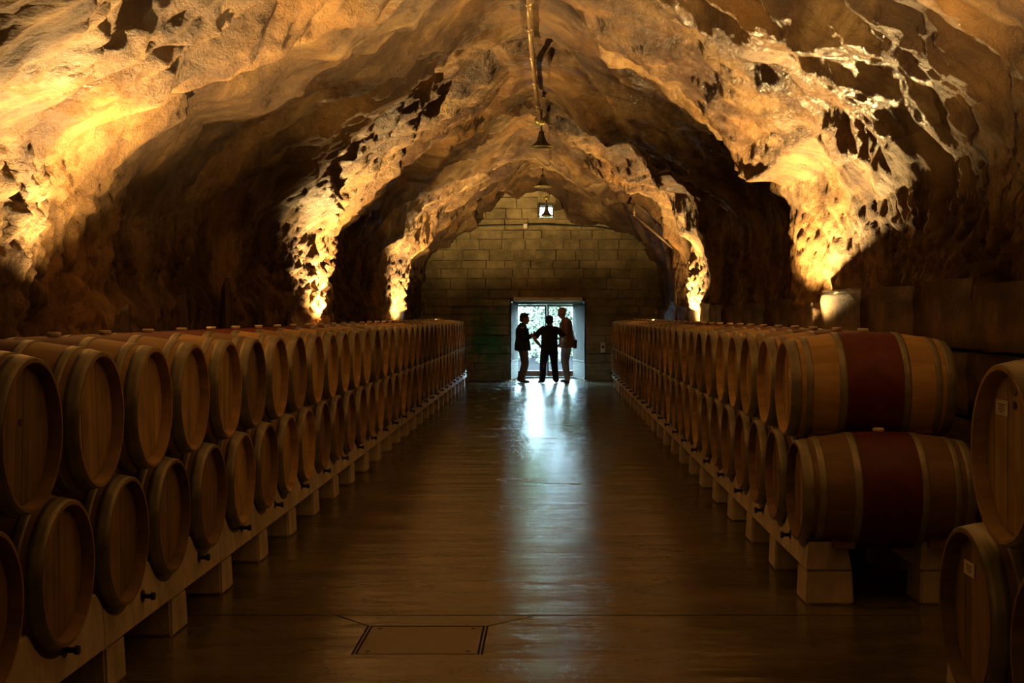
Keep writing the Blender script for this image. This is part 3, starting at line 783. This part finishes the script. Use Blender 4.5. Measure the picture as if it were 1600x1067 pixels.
def person(loc, rz, k, label, cl, pose):
    t = empty('person', loc, rz); tag(t, label, 'person')
    S, E, W, HD = pose['sh'], pose['el'], pose['wr'], pose['hand']
    hipz = pose['hip']; hd = Vector(pose['head']); ny = pose.get('neck', (0, 0))
    shz = S[0][2]; tw = pose.get('width', 1.0); lean = pose.get('lean', 0)
    B_ = lambda z: lean*(z-hipz)
    bm = bmesh.new()            # body: one continuous surface
    loft(bm, [(0, 0, hipz-.10, .10*tw, .09), (0, 0, hipz-.02, .150*tw, .105), (0, B_(hipz+.1), hipz+.10, .145*tw, .10), (0, B_(hipz+.28), hipz+.28, .150*tw, .105), (0, B_(hipz+.42), hipz+.42, .17*tw, .105), (0, B_(shz), shz-.02, .15*tw, .085), (0, B_(shz), shz+.04, .07, .06)])
    base = Vector((0, B_(shz), shz+.0))
    tube(bm, [base, base*.4+hd*.6+Vector((0, 0, -.08)), hd+Vector((0, -.01, -.04))], [.065, .056, .055], 12)
    yaw, pit = pose.get('look', (0, 0)); R = Matrix.Rotation(yaw, 3, 'Z') @ Matrix.Rotation(pit, 3, 'X')
    def hp(*v): return hd+R@Vector(v)
    hb = bmesh.new(); ellip(hb, (0, -.012, .035), (.075, .096, .092), 18, 12); ellip(hb, (0, .012, -.03), (.060, .078, .088), 16, 10); ellip(hb, (0, .058, -.085), (.028, .03, .025))
    tube(hb, [(0, .080, .022), (0, .100, -.012), (0, .110, -.030), (0, .092, -.036)], [.009, .011, .014, .012], 8)
    for sx in (-1, 1):
        ellip(hb, (sx*.076, -.012, -.008), (.012, .020, .032)); ellip(hb, (sx*.029, .082, .010), (.013, .008, .009)); ellip(hb, (sx*.030, .086, .028), (.022, .01, .007))
    tube(hb, [(-.024, .084, -.056), (0, .094, -.056), (.024, .084, -.056)], [.006, .010, .006], 8)
    for v in hb.verts: v.co = hd+R@(v.co*1.13)
    me_ = bpy.data.meshes.new('tmp'); hb.to_mesh(me_); hb.free(); bm.from_mesh(me_); bpy.data.meshes.remove(me_)
    for i in (0, 1):
        s_, e_, w_ = Vector(S[i]), Vector(E[i]), Vector(W[i])
        tube(bm, [s_, s_.lerp(e_, .5), e_, e_.lerp(w_, .35), w_], [.062, .056, .047, .047, .032], 12)
        hand(bm, w_, HD[i][0], HD[i][1], HD[i][2], HD[i][3])
    for i in (0, 1):
        h, kn, an = [Vector(q) for q in pose['leg'][i]]
        tube(bm, [h+Vector((0, 0, .05)), h, h.lerp(kn, .5), kn, kn.lerp(an, .35), an, an-Vector((0, 0, .04))], [.085, .092, .080, .060, .060, .042, .042], 12)
    fused('body', bm, SKIN, t, .0075)
    # trousers
    bm = bmesh.new()
    loft(bm, [(0, 0, hipz-.13, .13*tw, .10), (0, 0, hipz-.04, .168*tw, .122), (0, B_(hipz+.06), hipz+.06, .160*tw, .117), (0, B_(hipz+.1), hipz+.10, .156*tw, .112)])
    for i in (0, 1):
        h, kn, an = [Vector(q) for q in pose['leg'][i]]
        tube(bm, [h+Vector((0, 0, .03)), h, h.lerp(kn, .5), kn, kn.lerp(an, .4), an+Vector((0, 0, .0)), an-Vector((0, 0, .045))], [.095, .116, .104, .086, .082, .076, .080], 14)
    fused('trousers', bm, cl['trousers'], t, .010, 5)
    # shirt or jacket
    bm = bmesh.new(); hem = pose['hem']; fl_ = pose.get('flare', 1.0)
    loft(bm, [(0, B_(hem), hem, .185*tw*fl_, .145*fl_), (0, B_(hipz+.06), hipz+.06, .178*tw*fl_, .138*fl_), (0, B_(hipz+.2), hipz+.20, .170*tw, .130), (0, B_(hipz+.34), hipz+.34, .178*tw, .130), (0, B_(hipz+.45), hipz+.45, .188*tw, .124), (0, B_(shz), shz-.03, .170*tw, .105), (0, B_(shz), shz+.035, .105*tw, .085), (0, B_(shz)+.005, shz+.075, .068, .066)])
    for i in (0, 1):
        s_, e_, w_ = Vector(S[i]), Vector(E[i]), Vector(W[i]); sl = pose.get('sleeve', 1.0)
        if sl > .6: tube(bm, [s_-Vector((s_.x*.45, 0, -.015)), s_-Vector((s_.x*.06, 0, .02)), s_.lerp(e_, .5), e_, e_.lerp(w_, .5), e_.lerp(w_, .93)], [.060, .074, .072, .066, .060, .050], 12)
        else: tube(bm, [s_-Vector((s_.x*.45, 0, -.015)), s_-Vector((s_.x*.06, 0, .02)), s_.lerp(e_, .4), s_.lerp(e_, .85)], [.060, .074, .074, .072], 12)
    if pose.get('collar'): tube(bm, [(0, B_(shz), shz+.05), (0, B_(shz)+.008, shz+.105)], [.075, .068], 14)
    fused(cl.get('top_name', 'shirt'), bm, cl['top'], t, .010, 4)
    for i in (0, 1):
        an = Vector(pose['leg'][i][2]); fa = pose['foot'][i]; f = Vector((math.sin(fa), math.cos(fa), 0)); z0 = .0
        bm = bmesh.new()
        tube(bm, [Vector((an.x, an.y, .045))-f*.055, Vector((an.x, an.y, .05)), Vector((an.x, an.y, .045))+f*.07, Vector((an.x, an.y, .032))+f*.15, Vector((an.x, an.y, .026))+f*.195], [.038, .045, .042, .034, .020], 12)
        tube(bm, [Vector((an.x, an.y, .04)), Vector((an.x, an.y, .09))], [.045, .043], 10)
        for v in bm.verts: v.co.z = max(v.co.z, .002)
        fused('shoe', bm, cl['shoe'], t, .007, 3)
    bm = bmesh.new()
    if pose.get('bald'):
        tube(bm, [(-.074, -.01, .0), (-.066, -.06, .01), (0, -.098, .015), (.066, -.06, .01), (.074, -.01, 0)], .022, 10)
    else:
        ellip(bm, (0, -.022, .052), (.083, .098, .090), 18, 12); ellip(bm, (0, -.062, -.005), (.072, .055, .07))
        tube(bm, [(-.05, .045, .105), (0, .065, .112), (.05, .045, .105)], [.02, .028, .02], 10)
    for v in bm.verts: v.co = hd+R@(v.co*1.13)
    fused('hair', bm, cl['hair'], t, .007, 3)
    return t
NAVY = plain('dark jacket cloth', (.020, .030, .028), .9); GREYT = plain('grey trouser cloth', (.16, .145, .135), .9); BLACK = plain('black tee cloth', (.016, .016, .016), .9)
JEAN = plain('dark denim', (.012, .018, .035), .9); TAN = plain('tan shirt cloth', (.30, .19, .10), .9); PALE = plain('pale trouser cloth', (.36, .36, .38), .9); SHOE = plain('dark shoe leather', (.02, .018, .016), .5)
py_ = 32.45
# man on the left, profile, hands raised in front of the chest around a small cup
person((-.655, py_+.1, 0), -PI/2+.05, 1.70, 'person in dark jacket and grey trousers at left of doorway, hands before the chest', {'top': NAVY, 'trousers': GREYT, 'shoe': SHOE, 'hair': HAIRD, 'top_name': 'jacket'},
  dict(hip=.90, sh=[(-.175, -.02, 1.38), (.175, -.02, 1.38)], el=[(-.23, -.03, 1.10), (.23, -.01, 1.10)], wr=[(-.10, .20, 1.17), (.11, .22, 1.14)],
       hand=[((.75, .45, .4), (.3, -.9, 0), 1, .9), ((-.75, .5, .4), (-.3, -.9, 0), -1, .9)], head=(0, .05, 1.575), look=(0, -.05), width=.98, lean=-.03, hem=.80, flare=1.12, collar=True,
       leg=[((-.09, 0, .86), (-.10, .05, .47), (-.10, -.06, .09)), ((.09, .01, .86), (.10, .07, .47), (.11, -.02, .09))], foot=[-.1, .15]))
bm = bmesh.new(); lathe(bm, [(.026, -.045), (.033, .04), (.030, .04), (.024, -.040)], 16, closed=True)
bm2 = empty('drinking_cup', (-.655+.285, py_+.1, 1.24)); tag(bm2, 'small dark cup held by the person in the dark jacket', 'cup'); obj('cup_wall', bm, IRON, bm2, True)
bm = bmesh.new(); lathe(bm, [(.026, -.046), (.026, -.040)], 16, cap=True); obj('cup_base', bm, IRON, bm2)
# person in the middle, back to the camera, hands on hips
person((.005, py_-.1, 0), .12, 1.66, 'person in black tee seen from behind with hands on hips in doorway', {'top': BLACK, 'trousers': JEAN, 'shoe': SHOE, 'hair': HAIRD, 'top_name': 'tee_shirt'},
  dict(hip=.88, sh=[(-.185, 0, 1.345), (.185, 0, 1.345)], el=[(-.385, -.10, 1.10), (.385, -.10, 1.10)], wr=[(-.235, .0, .935), (.235, .0, .935)],
       hand=[((.55, .7, -.25), (.6, -.4, -.1), 1, .5), ((-.55, .7, -.25), (-.6, -.4, -.1), -1, .5)], head=(.015, .03, 1.515), look=(-.5, -.12), width=1.06, lean=.0, hem=.79, sleeve=.5,
       leg=[((-.10, 0, .84), (-.15, .04, .46), (-.18, -.03, .09)), ((.10, 0, .84), (.13, .04, .46), (.16, -.03, .09))], foot=[-.45, .35]))
# tall person on the right, facing left and looking down
person((.44, py_+.35, 0), PI/2-.25, 1.87, 'tall person in tan shirt and pale trousers at right of doorway, looking down', {'top': TAN, 'trousers': PALE, 'shoe': SHOE, 'hair': HAIRG},
  dict(hip=1.0, sh=[(-.19, -.02, 1.515), (.19, -.02, 1.515)], el=[(-.24, -.06, 1.21), (.24, .02, 1.21)], wr=[(-.20, .04, .99), (.17, .20, 1.08)],
       hand=[((.05, .15, -1), (1, .2, 0), 1, .4), ((-.5, .8, .2), (-.6, -.3, .6), -1, .6)], head=(0, .12, 1.735), look=(0, -.30), width=1.08, lean=.05, hem=.86, flare=1.08, collar=True, bald=True,
       leg=[((-.10, 0, .96), (-.11, .04, .52), (-.12, -.05, .09)), ((.10, .0, .96), (.12, .06, .52), (.13, .02, .09))], foot=[-.15, .25]))
t = empty('shoulder_bag', (.40+.25, py_+.38, .84)); tag(t, 'small dark bag at the hip of the tall person in tan shirt', 'bag')
bm = bmesh.new(); box(bm, -.06, .045, -.09, .09, 0, .21, .02, 2); obj('pouch', bm, NAVY, t, True)
bm = bmesh.new(); box(bm, -.062, .055, -.092, .092, .13, .225, .02, 2); obj('flap', bm, NAVY, t, True)
bm = bmesh.new(); tube(bm, [(0, -.08, .2), (-.05, -.09, .42), (-.16, -.10, .66), (-.24, 0, .74)], .010, 6); obj('strap', bm, NAVY, t, True)

# ---------------------------------------------------------------- outside the door
GRAV = plain('darkened gravel', (.0075, .0075, .008), .9, .25, 10, bump=.01); GRAV.node_tree.nodes['Principled BSDF'].inputs['Specular IOR Level'].default_value = 0  # base colour kept near black to offset the very bright sky
bm = bmesh.new(); box(bm, -30, 30, 35.18, 90, -.3, -.01); tag(obj('yard_ground', bm, GRAV), 'pale grey gravel yard outside the door', 'ground', kind='structure')
def leaf_mat(name, c):
    t = NT(name); g = t.n('ShaderNodeNewGeometry')
    col = t.mix(t.ramp(t.noise(2.5, detail=3), [(.35, 0.), (.65, 1.)]), tuple(v*.45 for v in c), c)
    return t.out(col, .6, Subsurface_Weight=0.0)
LEAF = [leaf_mat('bright leaves', (.044, .060, .028)), leaf_mat('mid leaves', (.028, .044, .016))]
BARK = plain('grey bark', (.10, .08, .06), .9)
def tree(x, y, h, r, nl, seed, m, label, cat='tree', z0=.0, leaf=.09):
    rr = random.Random(seed); t = empty('leafy_' + cat, (x, y, 0)); tag(t, label, cat, 'trees outside the door')
    bm = bmesh.new(); tube(bm, [(0, 0, -.05), (.05, 0, h*.3), (rr.uniform(-.2, .2), .1, h*.7)], [.06*h/3, .045*h/3, .02], 8); obj('trunk', bm, BARK, t)
    bm = bmesh.new()
    for k in range(9):
        a = rr.uniform(0, 2*PI); z = rr.uniform(.2, .7)*h
        p = Vector((0, 0, z)); e = Vector((math.cos(a)*r*.95, math.sin(a)*r*.6, z+rr.uniform(.1, .6)))
        tube(bm, [p, p.lerp(e, .5)+Vector((0, 0, .1)), e], [.022, .015, .005], 5)
    tag(obj('branches', bm, BARK, t), kind='stuff')
    cl = [(rr.gauss(0, .5)*r, rr.gauss(0, .5)*r, rr.uniform(z0, 1)*h, rr.uniform(.22, .5)*r) for _ in range(34)]
    V = []; Fs = []
    for i in range(nl):
        c = rr.choice(cl); d_ = Vector((rr.gauss(0, 1), rr.gauss(0, 1), rr.gauss(0, 1))).normalized()*c[3]*rr.random()**.4
        p = Vector(c[:3])+d_
        if p.z < .02: p.z = abs(p.z)+.02
        u = Vector((rr.gauss(0, 1), rr.gauss(0, 1), rr.gauss(0, .6))).normalized(); v = u.orthogonal().normalized(); s = leaf*rr.uniform(.5, 1.2)
        b = len(V); V += [p-u*s, p+v*s*.45, p+u*s, p-v*s*.45]; Fs.append((b, b+1, b+2, b+3))
    me = bpy.data.meshes.new('foliage'); me.from_pydata(V, [], Fs); me.materials.append(m)
    tag(link('foliage', me, t), kind='stuff')
tree(-2.6, 49, 2.6, 1.5, 6000, 1, LEAF[0], 'pale green leafy tree beyond the left glass of the far door')
tree(.1, 53, 2.6, 1.6, 7000, 2, LEAF[0], 'broad pale green tree straight beyond the far door')
tree(2.9, 49.5, 2.5, 1.5, 6000, 3, LEAF[1], 'mid green leafy tree beyond the right glass of the far door')
tree(-8.5, 56, 3.4, 2.4, 5000, 4, LEAF[1], 'tall tree in the yard far left of the door view')
tree(8.5, 57, 3.4, 2.4, 5000, 5, LEAF[0], 'tall tree in the yard far right of the door view')
for i, (x, y) in enumerate(((-2.2, 45.5), (.0, 46.2), (2.0, 45.8))):
    tree(x, y, .45, .45, 1500, 20+i, LEAF[i % 2], ['low green shrub at the left edge of the yard', 'low green shrub in the middle of the yard', 'low green shrub at the right of the yard'][i], 'shrub', .1, .06)

def hedge(x, y, wd, h, seed, m, label):
    rr = random.Random(seed); t = empty('clipped_hedge', (x, y, 0)); tag(t, label, 'hedge', 'hedge along the yard')
    bm = bmesh.new(); box(bm, -wd/2+.1, wd/2-.1, -.25, .25, -.02, h-.15, .08, 2); obj('inner_growth', bm, m, t)
    V = []; Fs = []
    for i in range(9000):
        p = Vector((rr.uniform(-wd/2, wd/2), -.42+abs(rr.gauss(0, .12)), rr.uniform(.02, h)))
        u = Vector((rr.gauss(0, 1), rr.gauss(0, .5), rr.gauss(0, 1))).normalized(); v = u.orthogonal().normalized(); q = rr.uniform(.04, .09)
        b = len(V); V += [p-u*q, p+v*q*.5, p+u*q, p-v*q*.5]; Fs.append((b, b+1, b+2, b+3))
    me = bpy.data.meshes.new('foliage'); me.from_pydata(V, [], Fs); me.materials.append(m); tag(link('foliage', me, t), kind='stuff')
hedge(-4.6, 58, 4.4, 2.7, 61, LEAF[1], 'green hedge across the yard, left piece')
hedge(0, 58, 4.4, 2.8, 62, LEAF[0], 'green hedge across the yard, middle piece')
hedge(4.6, 58, 4.4, 2.7, 63, LEAF[1], 'green hedge across the yard, right piece')

LEAFP = leaf_mat('pale sunny leaves', (.17, .30, .09))
for i, (x, h) in enumerate(((-7.5, 8.5), (-2.6, 9.5), (2.4, 9.0), (7.4, 8.6))):
    tree(x, 66, h, 2.2, 8000, 40+i, LEAFP, ['tall pale tree behind the hedge, far left', 'tall pale tree behind the hedge, left of the middle', 'tall pale tree behind the hedge, right of the middle', 'tall pale tree behind the hedge, far right'][i], 'tree', .12, .22)
